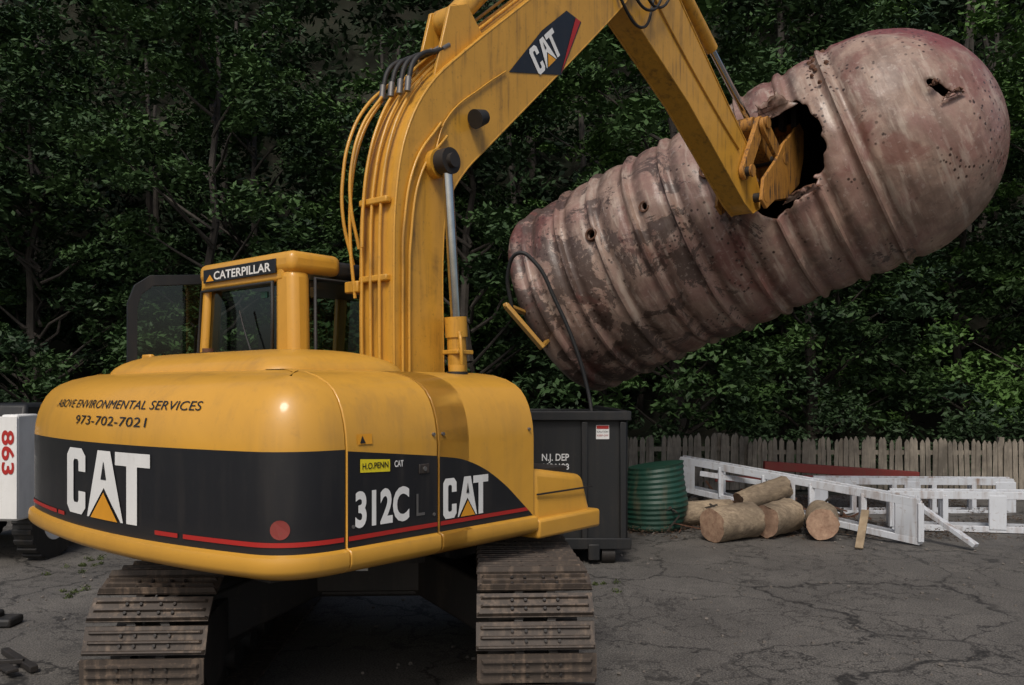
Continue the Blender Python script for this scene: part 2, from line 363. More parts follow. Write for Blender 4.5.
def side(off): return lambda s,t: Vector((1.4+off-inset(t),s,t))
decal('side_band_rear',[[(-1.592,1.102),(-.994,1.102),(-.994,1.505),(-1.592,1.562)]],side(.004),BLK,EX)
sw=catmull([(-.977,1.50),(-.80,1.475),(-.62,1.41),(-.45,1.31),(-.32,1.21),(-.19,1.105)],5)
decal('side_band_front',[[(-.977,1.102)]+[(-.19,1.102)]+sw[::-1][1:]],side(.004),BLK,EX)
decal('side_red_stripe',[[(-1.59,1.135),(-.996,1.135),(-.996,1.157),(-1.59,1.157)],[(-.975,1.135),(-.235,1.135),(-.255,1.157),(-.975,1.157)]],side(.008),RED,EX)
textdecal('model_number','312C',-1.55,1.20,.165,side(.008),WHT,EX,width=.35,bold=.05)
textdecal('model_suffix','L',-1.15,1.205,.12,side(.008),SILL,EX,width=.06,bold=.0)
logo('side_logo',-.955,1.165,.36,.215,side(.008),side(.011),EX,BLK)
decal('dealer_label',[[(-1.52,1.455),(-1.33,1.448),(-1.33,1.508),(-1.52,1.52)]],side(.008),LYEL,EX)
textdecal('dealer_text','H.O.PENN',-1.508,1.470,.030,side(.011),BLK,EX,width=.165,bold=.02)
textdecal('dealer_logo','CAT',-1.30,1.468,.032,side(.008),WHT,EX,width=.06,bold=.03)
decal('warning_label',[[(-1.53,1.59),(-1.44,1.59),(-1.44,1.64),(-1.53,1.64)]],side(.006),LOGOY,EX)
decal('warning_triangle',[[(-1.52,1.596),(-1.485,1.596),(-1.5025,1.633)]],side(.009),BLK,EX)
box('door_latch',1.398,1.412,-1.13,-1.06,1.42,1.47,DRK,EX,.004); cyl('door_lock',(1.40,-1.095,1.445),(1.418,-1.095,1.445),.012,SILL,EX)
for i,(a,z) in enumerate(((-1.56,1.2),(-1.02,1.2),(-.95,1.62),(-.22,1.62),(-1.02,1.62))): cyl('panel_bolt_%d'%(i+1),(1.39,a,z),(1.409,a,z),.009,SILL,EX,n=10)

# ---------------- cab
def hexa(name,P,mat,bevel=.02,segs=3): return mk(name,P,BF,mat,EX,bevel=bevel,segs=segs)
ya,yf=-.76,.60
def post(name,xb0,xb1,xt0,xt1,y0,y1,mat,z0=1.2,z1=2.68,bv=.025,yt=0): return hexa(name,[(xb0,y0,z0),(xb1,y0,z0),(xb1,y1,z0),(xb0,y1,z0),(xt0,y0+yt,z1),(xt1,y0+yt,z1),(xt1,y1+yt,z1),(xt0,y1+yt,z1)],mat,bv)
post('cab_post_rear_left',-1.53,-1.41,-1.36,-1.26,ya,ya+.14,YEL,bv=.03)
post('cab_post_rear_right',-.42,-.17,-.42,-.21,ya,ya+.17,YEL,bv=.06)
post('cab_post_front_left',-1.48,-1.41,-1.36,-1.29,yf-.1,yf,YEL)
post('cab_post_front_right',-.27,-.2,-.28,-.21,yf-.1,yf,BLKP)
post('cab_post_mid_right',-.25,-.21,-.26,-.215,-.05,.02,BLKP)
box('cab_rear_sill',-1.42,-.38,ya+.005,ya+.12,1.2,2.04,YEL,EX,.02)
box('cab_rear_header',-1.35,-.30,ya-.005,ya+.14,2.60,2.76,YEL,EX,.02)
box('cab_side_panel',-.25,-.2,ya+.1,yf,1.16,1.98,BLKP,EX,.02)
box('cab_left_panel',-1.48,-1.42,ya+.1,yf,1.16,1.7,YEL,EX,.02)
box('cab_roof',-1.375,-.195,ya-.015,ya+.42,2.65,2.80,YEL,EX,.055,4)
box('cab_roof_front',-1.36,-.21,ya+.38,yf+.03,2.64,2.765,BLKP,EX,.045,4)
box('rear_window_seal',-1.38,-.40,ya+.03,ya+.05,2.04,2.07,RUB,EX,.004)
mk('rear_window',[(-1.43,ya+.04,2.0),(-.38,ya+.04,2.0),(-.38,ya+.04,2.62),(-1.33,ya+.04,2.62)],[(0,1,2,3)],GLS,EX,smooth=0)
mk('right_window',[(-.235,ya+.15,1.96),(-.235,yf-.06,1.96),(-.245,yf-.06,2.66),(-.245,ya+.15,2.66)],[(0,1,2,3)],GLS,EX,smooth=0)
mk('windshield',[(-1.42,yf-.03,1.3),(-.25,yf-.03,1.3),(-.25,yf-.03,2.66),(-1.33,yf-.03,2.66)],[(0,1,2,3)],GLS,EX,smooth=0)
tube('rear_window_gasket',[(-1.395,ya-.003,2.04),(-.425,ya-.003,2.04),(-.425,ya-.003,2.595),(-1.33,ya-.003,2.595),(-1.395,ya-.003,2.04)],.014,RUB,EX,'POLY')
tube('right_window_gasket',[(-.198,ya+.19,2.0),(-.198,yf-.1,2.0),(-.205,yf-.1,2.62),(-.205,ya+.19,2.62),(-.198,ya+.19,2.0)],.014,RUB,EX,'POLY')
box('cab_floor',-1.36,-.26,ya+.13,yf-.1,1.17,1.3,BLKP,EX)
box('seat_base',-1.05,-.6,-.35,.1,1.3,1.7,SEAT,EX,.05,3); box('seat_cushion',-1.08,-.57,-.37,.12,1.7,1.84,SEAT,EX,.06,3)
box('seat_back',-1.08,-.57,-.47,-.33,1.8,2.36,SEAT,EX,.06,3); box('headrest',-.95,-.7,-.45,-.35,2.38,2.52,SEAT,EX,.04,3)
box('console_left',-1.24,-1.1,-.3,.2,1.3,1.98,SEAT,EX,.04); box('console_right',-.54,-.4,-.3,.2,1.3,1.98,SEAT,EX,.04)
tube('joystick',[(-.47,.12,1.98),(-.47,.15,2.1),(-.46,.14,2.2)],.018,RUB,EX); box('monitor',-.42,-.3,.35,.45,1.98,2.2,SEAT,EX,.02)
tube('wiper',[(-.62,ya-.02,2.06),(-.75,ya-.02,2.3),(-.8,ya-.02,2.42)],.007,RUB,EX)
decal('window_sticker',[[(-.62,2.50),(-.54,2.50),(-.54,2.545),(-.62,2.545)]],lambda s,t:Vector((s,ya+.034,t)),GRN,EX)
RS=lambda s,t:Vector((s,ya-.027,t))
box('roof_name_plate',-1.28,-.36,ya-.024,ya-.012,2.65,2.75,BLK,EX,.003)
textdecal('roof_name','CATERPILLAR',-1.13,2.668,.06,RS,WHT,EX,width=.72,bold=.03)
decal('roof_triangle',[[(-1.24,2.66),(-1.13,2.66),(-1.185,2.71)]],RS,LOGOY,EX)
d0=Vector((-1.52,-.55,0)); d1=Vector((-1.68,-1.17,0)); dd=(d1-d0).normalized(); dn=Vector((dd.y,-dd.x,0)); dL=(d1-d0).length
def DP(s,z,o=0): p=d0+dd*s+dn*o; return (p.x,p.y,z)
outer=[(0,1.25),(dL,1.25),(dL,2.50),(dL-.05,2.64),(dL-.16,2.72),(.05,2.76),(0,2.7)]
inner=[(.07,1.75),(dL-.07,1.75),(dL-.07,2.47),(dL-.10,2.57),(dL-.18,2.64),(.1,2.68),(.07,2.64)]
nn=len(outer)
vs=[DP(s,z,-.02) for s,z in outer]+[DP(s,z,-.02) for s,z in inner]+[DP(s,z,.02) for s,z in outer]+[DP(s,z,.02) for s,z in inner]; fs=[]
for i in range(nn):
    j=(i+1)%nn; fs+=[(i,j,nn+j,nn+i),(2*nn+i,2*nn+j,3*nn+j,3*nn+i),(i,j,2*nn+j,2*nn+i),(nn+i,nn+j,3*nn+j,3*nn+i)]
mk('open_door_frame',vs,fs,BLKP,EX,bevel=.006)
mk('open_door_glass',[DP(s,z) for s,z in inner],[tuple(range(nn))],GLS,EX,smooth=0)
tube('open_door_handle',[DP(.12,1.95,.03),DP(.12,2.0,.07),DP(.12,2.3,.07),DP(.12,2.35,.03)],.012,RUB,EX)

# ---------------- boom
b0,b1=.03,.38
outer=catmull([(-.34,1.45),(-.366,1.98),(-.37,2.6),(-.355,3.11),(-.265,3.56),(-.04,3.96),(.367,4.35),(1.12,4.99),(2.04,5.78),(2.5,6.12)],5)
inner=catmull([(2.78,5.75),(2.36,5.31),(1.455,4.476),(.62,3.72),(.30,3.42),(.13,3.15),(.085,2.76),(.09,2.2),(.11,1.45)],5)
prism('boom',outer+inner,b0,b1,YELB,EX,bevel=.006)
for nm,x in (('boom_flange_right',b1),('boom_flange_left',b0)):
    for k,L in enumerate((outer,inner)):
        tube(nm+'_%d'%(k+1),[(x-(.006 if x==b1 else -.006),u,z) for u,z in L],.009,YELB,EX,'POLY')
cyl('boom_foot_pin',(-.05,-.1,1.62),(.48,-.1,1.62),.09,DRK,EX)
cyl('boom_cylinder_boss',(-.03,.0,3.42),(.44,.0,3.42),.10,YELB,EX,n=32)
cyl('boom_cylinder_pin',(-.16,.0,3.42),(.58,.0,3.42),.05,DRK,EX)
for nm,x in (('right',.50),('left',-.09)):
    cyl('boom_cylinder_eye_'+nm,(x-.045,0,3.42),(x+.045,0,3.42),.09,DRK,EX)
    cyl('boom_cylinder_rod_'+nm,(x,.0,3.42),(x,.10,2.2),.036,CHR,EX)
    cyl('boom_cylinder_gland_'+nm,(x,.086,2.36),(x,.097,2.22),.078,YELB,EX)
    cyl('boom_cylinder_barrel_'+nm,(x,.09,2.30),(x,.14,1.5),.066,YELB,EX)
    tube('boom_cylinder_line_'+nm,[(x+.07,.05,2.25),(x+.1,.03,2.2),(x+.09,.06,1.9),(x+.08,.1,1.6)],.013,YELB,EX)
    box('cylinder_clamp_'+nm,x-.075,x+.075,.03,.19,2.10,2.13,YELB,EX,.006)
box('work_light_bracket',b1,b1+.05,.38,.44,3.80,3.86,BLKP,EX,.004)
cyl('work_light',(b1+.08,.33,3.80),(b1+.08,.43,3.84),.07,RUB,EX,r1=.052)
e=Vector((0,.755,.656)); nn_=Vector((0,-.656,.755)); c0=Vector((.205,.36,4.60)); c1=c0+e*2.0+nn_*.18
cyl('stick_cylinder_barrel',c0,c1,.085,YELB,EX); cyl('stick_cylinder_rod',c1,c1+e*.9+nn_*.1,.045,CHR,EX)
cyl('stick_cylinder_head',c0+e*1.92+nn_*.17,c0+e*2.04+nn_*.185,.10,YELB,EX)
cyl('stick_cylinder_eye',(.12,.33,4.57),(.29,.33,4.57),.10,YELB,EX)
for x in (.11,.30): mk('stick_cylinder_lug',*(lambda P:([(x-.015,u,z) for u,z in P]+[(x+.015,u,z) for u,z in P],[(0,1,2,3),(7,6,5,4),(0,1,5,4),(1,2,6,5),(2,3,7,6),(3,0,4,7)]))([(.05,4.02),(.60,4.5),(.40,4.70),(.22,4.62)]),YELB,EX,bevel=.006)
def off(L,d):
    A=np.array(L); Tn=np.gradient(A,axis=0); Tn/=np.linalg.norm(Tn,axis=1)[:,None]; Nn=np.stack([-Tn[:,1],Tn[:,0]],1); return A+Nn*d
for i,(x,d,k0,k1) in enumerate(((.09,.035,4,30),(.18,.035,2,45),(.27,.035,2,45),(.13,.07,12,45))):
    Q=off(outer,d); tube('boom_pipe_%d'%(i+1),[(x,q[0],q[1]) for q in Q[k0:k1:3]],.012,YELB,EX)
for i,(x,s,k0,k1) in enumerate(((.02,.05,9,27),(.06,.11,12,27),(.0,.13,11,28))):
    Q=off(outer,.035); W=[Vector((x,q[0],q[1])) for q in Q[k0:k1]]; m=len(W); P=[]
    for j,p in enumerate(W[::3]):
        t=j*3/(m-1); P.append(p+Vector((-.02*math.sin(math.pi*t),-s*math.sin(math.pi*min(1,t))**.5*.9,.02*math.sin(math.pi*t))))
    tube('boom_hose_pipe_%d'%(i+1),P,.012,YELB,EX)
for i,x in enumerate((.04,.13,.22,.30)):
    tube('boom_hose_%d'%(i+1),[(x,-.17,3.98),(x,-.12,4.12),(x,-.02,4.21),(x,.08,4.25),(x,.18,4.31)],.018,RUB,EX)
    cyl('hose_fitting_%d'%(i+1),(x,-.18,3.90),(x,-.17,4.0),.022,SILL,EX,n=12)
    cyl('hose_fitting_top_%d'%(i+1),(x,.15,4.29),(x,.22,4.34),.022,SILL,EX,n=12)
for i,z in enumerate((2.0,2.58,3.1)): box('pipe_clamp_%d'%(i+1),.06,.34,-.41,-.36,z,z+.045,YELB,EX,.01)
box('pipe_bracket_left',-.08,.06,-.42,-.25,2.52,2.60,YELB,EX,.01)
for i,y in enumerate((-.31,-.25)): tube('side_pipe_%d'%(i+1),[(b1+.016,y,1.9),(b1+.016,y,2.6),(b1+.016,y+.01,2.95-.1*i),(b1+.016,y+.12,3.40-.05*i),(b1+.016,y+.36,3.72-.08*i)],.010,YELB,EX)
tube('grease_line',[(b1+.012,.0,3.52),(b1+.012,.1,3.75),(b1+.012,.5,4.1),(b1+.012,.75,4.28)],.006,YELB,EX)
o=np.array((.80,4.375)); ee=np.array((.742,.670)); pp=np.array((-.670,.742))
def BL(offx):
    def f(s,t): q=o+ee*s+pp*t; return Vector((b1+offx,q[0],q[1]))
    return f
decal('boom_band',[[(-.06,-.06),(.55,-.385),(1.12,-.18),(.98,-.02),(.55,.0)]],BL(.004),BLK,EX)
decal('boom_red_stripe',[[(.55,-.375),(.62,-.35),(1.11,-.17),(1.06,-.12)]],BL(.007),RED,EX)
logo('boom_logo',.27,-.255,.42,.215,BL(.008),BL(.011),EX,BLK)
# ---------------- stick
st=[(1.95,6.25),(2.25,5.62),(2.5,5.42),(3.72,4.83),(5.05,4.02),(5.28,3.93),(5.48,4.02),(5.5,4.2),(5.12,4.72),(4.6,5.07),(3.57,5.81),(3.0,6.35),(2.35,6.75),(2.0,6.6)]
prism('stick',st,.075,.335,YELB,EX,bevel=.012)
for x in (.335,.075):
    tube('stick_flange',[(x,u,z) for u,z in st[1:-2]],.011,YELB,EX,'POLY')
cyl('stick_pivot',(-.02,2.45,5.85),(.43,2.45,5.85),.13,YELB,EX,n=32)
cyl('stick_pivot_pin',(-.05,2.45,5.85),(.46,2.45,5.85),.06,DRK,EX)
cyl('bucket_cylinder_barrel',(.205,3.0,6.55),(.205,4.5,5.65),.075,YELB,EX); cyl('bucket_cylinder_rod',(.205,4.5,5.65),(.205,5.42,5.12),.04,CHR,EX)
def link_(name,p,q,r,x0,x1,mat=YELD):
    p=np.array(p);q=np.array(q); d=(q-p)/np.linalg.norm(q-p); nr=np.array((-d[1],d[0])); P=[]
    for t in np.linspace(math.pi/2,3*math.pi/2,8): P.append(tuple(p+r*(d*math.cos(t)+nr*math.sin(t))))
    for t in np.linspace(-math.pi/2,math.pi/2,8): P.append(tuple(q+r*(d*math.cos(t)+nr*math.sin(t))))
    return prism(name,P,x0,x1,mat,EX,.006)
link_('idler_link_right',(4.98,4.35),(5.40,5.0),.09,.345,.40); link_('idler_link_left',(4.98,4.35),(5.40,5.0),.09,.01,.065)
link_('bucket_link',(5.40,5.0),(5.95,4.72),.10,.10,.31); link_('bucket_link_outer',(5.38,4.97),(5.86,4.66),.09,.41,.46)
for i,(u,z) in enumerate(((4.98,4.35),(5.40,5.0),(5.34,4.12),(5.9,4.68))): cyl('linkage_pin_%d'%(i+1),(-.03,u,z),(.48,u,z),.055,DRK,EX); cyl('linkage_cap_%d'%(i+1),(.46,u,z),(.485,u,z),.07,YELD,EX)
bk=[(5.22,4.06),(5.36,3.98),(5.6,4.12),(5.95,4.2),(6.35,4.45),(6.5,4.8),(6.5,5.15),(6.36,5.22),(6.2,5.1),(6.0,4.95),(5.86,4.86),(5.65,4.62),(5.28,4.32)]
for nm,x in (('bucket_cheek_right',.46),('bucket_cheek_left',-.10)): prism(nm,bk,x-.02,x+.02,YELD,EX,.006)
a=Acc(); shell=bk[3:8]
for (u0,z0),(u1,z1) in zip(shell[:-1],shell[1:]): a.beam((.18,u0,z0),(.18,u1,z1),.58,.03,0,up=(0,-(z1-z0),(u1-u0)))
a.done('bucket_shell',YELD,EX)
for i in range(4): box('bucket_tooth_%d'%(i+1),-.08+i*.16,-.01+i*.16,6.26,6.38,5.15,5.40,DRK,EX,.01)
for i,(P) in enumerate([[(.36,2.1,5.9),(.42,2.35,5.35),(.40,2.7,5.25),(.37,2.95,5.55),(.36,3.0,6.0)],[(.38,2.2,6.0),(.45,2.45,5.5),(.44,2.75,5.42),(.4,3.1,5.75),(.36,3.1,6.2)],[(.37,2.3,6.1),(.44,2.65,5.6),(.42,2.95,5.52),(.4,3.25,5.8),(.36,3.2,6.2)]]): tube('stick_hose_%d'%(i+1),P,.014,RUB,EX)
for i,x in enumerate((.12,.28)): tube('stick_pipe_%d'%(i+1),[(x,3.1,6.4),(x,3.65,5.83),(x,4.7,5.08),(x,5.1,4.8)],.013,YELB,EX)
tube('stick_side_pipe',[(.348,2.7,5.9),(.348,3.2,5.55),(.348,4.4,4.85),(.348,4.9,4.6)],.010,YELB,EX)

# ---------------- undercarriage
UC=bpy.data.objects.new('undercarriage',None); link(UC,EX); UC.rotation_euler=(0,0,TH+math.radians(2.5)); UC.location=(-.14,-.06,0)
TW=.61; Lh=1.50; RR=.375; zc=.445
def path():
    P=[]; per=4*Lh+2*math.pi*RR; cnt=56; step=per/cnt
    for i in range(cnt):
        s=i*step
        if s<2*Lh: y=-Lh+s; z=zc+RR-.03*math.sin(math.pi*s/(2*Lh)); ang=0
        elif s<2*Lh+math.pi*RR: t=(s-2*Lh)/RR; y=Lh+RR*math.sin(t); z=zc+RR*math.cos(t); ang=-t
        elif s<4*Lh+math.pi*RR: q=s-2*Lh-math.pi*RR; y=Lh-q; z=zc-RR; ang=-math.pi
        else: t=(s-4*Lh-math.pi*RR)/RR; y=-Lh-RR*math.sin(t); z=zc-RR*math.cos(t); ang=-math.pi-t
        P.append((y,z,ang))
    return P,step
PA,step=path()
for nm,xc in (('track_right',1.02),('track_left',-.955)):
    a=Acc()
    for y,z,ang in PA:
        jit=random.uniform(-.004,.004)
        M=Matrix.Translation((xc+jit,y,z))@Matrix.Rotation(ang+random.uniform(-.02,.02),4,'X')
        w=TW/2
        vs=[(-w,-step*.47,.022),(w,-step*.47,.022),(w,step*.47,.022),(-w,step*.47,.022),(-w,-step*.5,.036),(w,-step*.5,.036),(w,step*.44,.036),(-w,step*.44,.036)]
        a.add([M@Vector(v) for v in vs],BF,0)
        for k,(yy,hh,cut) in enumerate(((-step*.47,.062,0),(-step*.14,.054,.02),(step*.19,.054,.02))):
            x1=w-cut
            vs=[(-x1,yy,.034),(x1,yy,.034),(x1,yy+.020,.034),(-x1,yy+.020,.034),(-x1+.012,yy+.004,hh),(x1-.012,yy+.004,hh),(x1-.012,yy+.012,hh),(-x1+.012,yy+.012,hh)]
            a.add([M@Vector(v) for v in vs],BF,0)
        for sx in (-.085,.085): a.box(sx-.022,sx+.022,-step*.52,step*.52,-.07,.02,1,M)
        for sx in (-.12,-.05,.05,.12):
            for sy in (-.03,.02): a.cyl(M@Vector((sx,sy,.036)),M@Vector((sx,sy,.050)),.009,n=6,mi=1)
    a.done(nm,[TRK,DRK],UC,smooth=30)
    a=Acc(); a.box(xc-.17,xc+.17,-1.25,1.25,.26,.60,0); 
    for i in range(7): y=-1.15+i*.38; a.cyl((xc-.16,y,.17),(xc+.16,y,.17),.09,n=18)
    for y in (-.45,.5): a.cyl((xc-.14,y,.70),(xc+.14,y,.70),.06,n=14)
    a.cyl((xc-.05,-Lh,zc),(xc+.05,-Lh,zc),.31,n=28); a.cyl((xc-.24,-Lh,zc),(xc+.24,-Lh,zc),.21,n=24); a.cyl((xc-.05,Lh,zc),(xc+.05,Lh,zc),.33,n=28); a.cyl((xc-.16,Lh,zc),(xc+.16,Lh,zc),.14,n=20)
    a.done(nm+'_frame',DRK,UC,bevel=.008)
a=Acc(); a.box(-.55,.55,-.55,.55,.48,.80)
for sx in (-1,1):
    for sy in (-1,1): a.add([(sx*.3,sy*.55,.50),(sx*.3,sy*.2,.50),(sx*.92,sy*.85,.28),(sx*.92,sy*1.15,.28),(sx*.3,sy*.55,.80),(sx*.3,sy*.2,.80),(sx*.92,sy*.85,.62),(sx*.92,sy*1.15,.62)],BF)
a.done('carbody',DRK,UC,bevel=.02)
box('belly_plate',-.4,.4,-.58,-.55,.52,.74,DRK,UC,.01)
box('under_frame',-1.0,1.0,-1.75,.3,.90,.99,DRK,EX)
decal('frame_label',[[(-.08,.66),(0,.66),(0,.70),(-.08,.70)]],lambda s,t:Vector((s,-.584,t)),WHT,UC)

# ================================================================== TANK
L0=Vector((.84,13.1,3.20)); R0=Vector((4.72,10.9,4.93)); ax=(R0-L0); TL=ax.length; ax.normalize()
e1=(Vector((0,0,1))-ax*ax.z).normalized(); e2=ax.cross(e1)
TK=root('storage_tank'); TK.matrix_world=Matrix.Translation(L0)@Matrix((ax,e2,e1)).transposed().to_4x4()
RD=1.44
ribs=[.22+.545*i for i in range(9)]
prof=[]
for t in np.arange(-.0,TL,.028): 
    r=RD
    for q in ribs:
        d=t-q
        if -.045<d<.045: r+=.052*min(1,(.045-abs(d))/.02)
        elif .045<=d<.16: r-=.018*math.sin((d-.045)/.115*math.pi)
        elif -.16<d<=-.045: r-=.018*math.sin((-d-.045)/.115*math.pi)
    r+=.012*math.cos((t-ribs[0])/.545*2*math.pi+math.pi)
    prof.append((t,r))
for k in range(1,53):
    an=k/52*math.pi/2; prof.append((TL+1.0*RD*math.sin(an),RD*math.cos(an)*1.0 if k<52 else .004))
pre=[]
for k in range(10,0,-1):
    an=k/10*math.pi/2; pre.append((-.35*math.sin(an),max(.004,RD*math.cos(an))))
prof=pre+prof; NP=300
def inhole(t,ph):
    d=math.degrees(ph)
    if abs(d)>75: return False
    w=.08*nz(t*5,d*.13,3.1)+.05*nz(t*14,d*.5,7)
    x=(t-3.80)/.52; y=(d-3-(t-3.8)*14)/23
    if (abs(x)**3+abs(y)**2.4+w*5)<1.0: return True
    x=(t-(TL+.80)+(d-2)*.012)/.055; y=(d-2)/(8.5)
    if x*x+y*y+w*9<1: return True
    for (tt,dd_,rr) in ((2.95,14,.075),(2.05,12,.05),(1.25,12,.06),(3.05,52,.05)):
        if ((t-tt)/rr)**2+((d-dd_)*.0255/rr)**2<1: return True
    return False
vs=[];fs=[]
for (t,r) in prof:
    for j in range(NP):
        ph=2*math.pi*j/NP-math.pi
        x=t; rr=r
        if r>.1:
            dn_=.032*nz(t*.9,math.cos(ph)*1.5,math.sin(ph)*1.5)+.018*nz(t*3,math.cos(ph)*4,math.sin(ph)*4)+.006*nz(t*9,math.cos(ph)*12,math.sin(ph)*12)
            dn_-=.08*math.exp(-((t-3.8)/.75)**2-((math.degrees(ph)-0)/34)**2)
            dn_-=.06*math.exp(-((t-(TL+.75))/.30)**2-((math.degrees(ph)+2)/12)**2)
            dn_-=.05*math.exp(-((t-2.3)/.25)**2-((math.degrees(ph)+30)/12)**2)+.05*math.exp(-((t-3.1)/.3)**2-((math.degrees(ph)+42)/10)**2)
            rr=r+dn_
        vs.append((x,rr*math.cos(ph),rr*math.sin(ph)))
for i in range(len(prof)-1):
    for j in range(NP):
        tm=(prof[i][0]+prof[i+1][0])/2; ph=2*math.pi*(j+.5)/NP-math.pi
        if inhole(tm,ph): continue
        fs.append((i*NP+j,i*NP+(j+1)%NP,(i+1)*NP+(j+1)%NP,(i+1)*NP+j))
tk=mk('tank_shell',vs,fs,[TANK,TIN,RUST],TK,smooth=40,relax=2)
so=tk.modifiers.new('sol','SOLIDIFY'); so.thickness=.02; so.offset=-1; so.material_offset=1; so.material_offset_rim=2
def flap(name,t0,d0,w,ln,dirt,lift,seed,R=None):
    random.seed(seed); vs=[];fs=[]; K=9;J=7
    for i in range(K):
        for j in range(J):
            u=i/(K-1); v=j/(J-1)
            t=t0+(v-.5)*w*(1-.5*u)+dirt[0]*ln*u; d=d0+dirt[1]*ln*u/.0255
            rb=RD if t<TL else math.sqrt(max(.01,RD*RD-(t-TL)**2))
            r=rb+.01+lift*u**1.6+.035*nz(t*6,d*.2,seed)+.03*random.uniform(-1,1)*u
            ph=math.radians(d+random.uniform(-1,1)*u*1.5); vs.append((t+random.uniform(-.015,.015)*u,r*math.cos(ph),r*math.sin(ph)))
    for i in range(K-1):
        for j in range(J-1): fs.append((i*J+j,i*J+j+1,(i+1)*J+j+1,(i+1)*J+j))
    ob=mk(name,vs,fs,[TANK,RUST],TK,smooth=60); s=ob.modifiers.new('s','SOLIDIFY'); s.thickness=.018; s.material_offset=1; s.material_offset_rim=1
flap('torn_flap_1',3.50,26,.80,.26,(.25,-.9),.20,1)
flap('torn_flap_2',3.95,24,.50,.18,(-.2,.6),.20,2)
flap('torn_flap_3',3.30,-4,.35,.16,(.4,.8),.10,3)
flap('torn_flap_4',3.85,-19,.5,.12,(.0,.5),.06,5)
flap('torn_flap_5',TL+.90,-7,.26,.14,(.2,.5),.03,4)
flap('torn_flap_6',TL+.74,3,.10,.10,(.6,.3),.03,6)
for i,(t,d,r) in enumerate(((2.95,14,.09),(2.05,12,.065),(1.25,12,.075),(3.05,52,.065))):
    ph=math.radians(d); c=Vector((t,math.cos(ph),math.sin(ph))); a_=Vector((t,RD*.985*c.y,RD*.985*c.z)); b_=Vector((t,(RD+.03)*c.y,(RD+.03)*c.z))
    m=24; vv=[]; nrm=(b_-a_).normalized(); p=Vector((1,0,0)); q=nrm.cross(p)
    for rad,base in ((r*1.2,a_),(r*1.15,b_),(r*.85,b_),(r*.8,a_-nrm*.05)):
        for k in range(m): th=2*math.pi*k/m; vv.append(base+p*math.cos(th)*rad+q*math.sin(th)*rad)
    ff=[(s*m+k,s*m+(k+1)%m,(s+1)*m+(k+1)%m,(s+1)*m+k) for s in range(3) for k in range(m)]
    mk('tank_fitting_%d'%(i+1),vv,ff,RUST,TK)
random.seed(3)
for i in range(16):
    t=TL-.22+random.uniform(-.12,.12); ph=math.radians(30+i*3.2+random.uniform(-2,2)); q=random.uniform(.02,.045)
    cyl('rust_blister_%d'%(i+1),(t,(RD)*math.cos(ph),RD*math.sin(ph)),(t+.0,(RD+.03)*math.cos(ph),(RD+.03)*math.sin(ph)),q,RUST,TK,r1=q*.5,n=9)
inv=TK.matrix_world.inverted()
def W2T(p): return tuple(inv@Vector(p))
ac=Acc(); ac.beam(W2T((-.08,11.5,3.0)),W2T((.42,11.5,2.42)),.10,.06); ac.beam(W2T((-.1,11.55,3.02)),W2T((.3,12.0,2.9)),.07,.05); ac.beam(W2T((.40,11.5,2.44)),W2T((.55,12.1,2.6)),.07,.05)
ac.done('lifting_bracket',YEL,TK,bevel=.01)
tube('dangling_hose',[W2T(p) for p in ((.0,11.55,2.95),(-.05,11.4,3.45),(.09,11.25,3.67),(.30,11.2,3.54),(.57,11.2,3.04),(.83,11.2,2.44),(1.0,11.2,1.85),(1.06,11.1,1.45))],.026,RUB,TK)

# ================================================================== SETTING
def sheet(name,x0,x1,y0,y1,z,mat):
    return mk(name,[(x0,y0,z),(x1,y0,z),(x1,y1,z),(x0,y1,z)],[(0,1,2,3)],mat,smooth=0)
sheet('ground',-250,250,-250,250,-.004,SOIL)
sheet('asphalt_pavement',-40,40,-25,15.0,0,ASP)
def sky_block_z(y): t=min(1,max(0,(y-24)/13)); return 26*t*t*(3-2*t)
vs=[];fs=[];nx,ny=80,40
for j in range(ny):
    for i in range(nx):
        x=-90+180*i/(nx-1); y=17.5+40*j/(ny-1); vs.append((x,y,.004+sky_block_z(y)+1.2*nz(x*.15,y*.15,0)*min(1,max(0,(y-18)/8))))
for j in range(ny-1):
    for i in range(nx-1): fs.append((j*nx+i,j*nx+i+1,(j+1)*nx+i+1,(j+1)*nx+i))
mk('hill',vs,fs,SOIL)  # added dark backing slope, blocks sky light in the gaps between trees

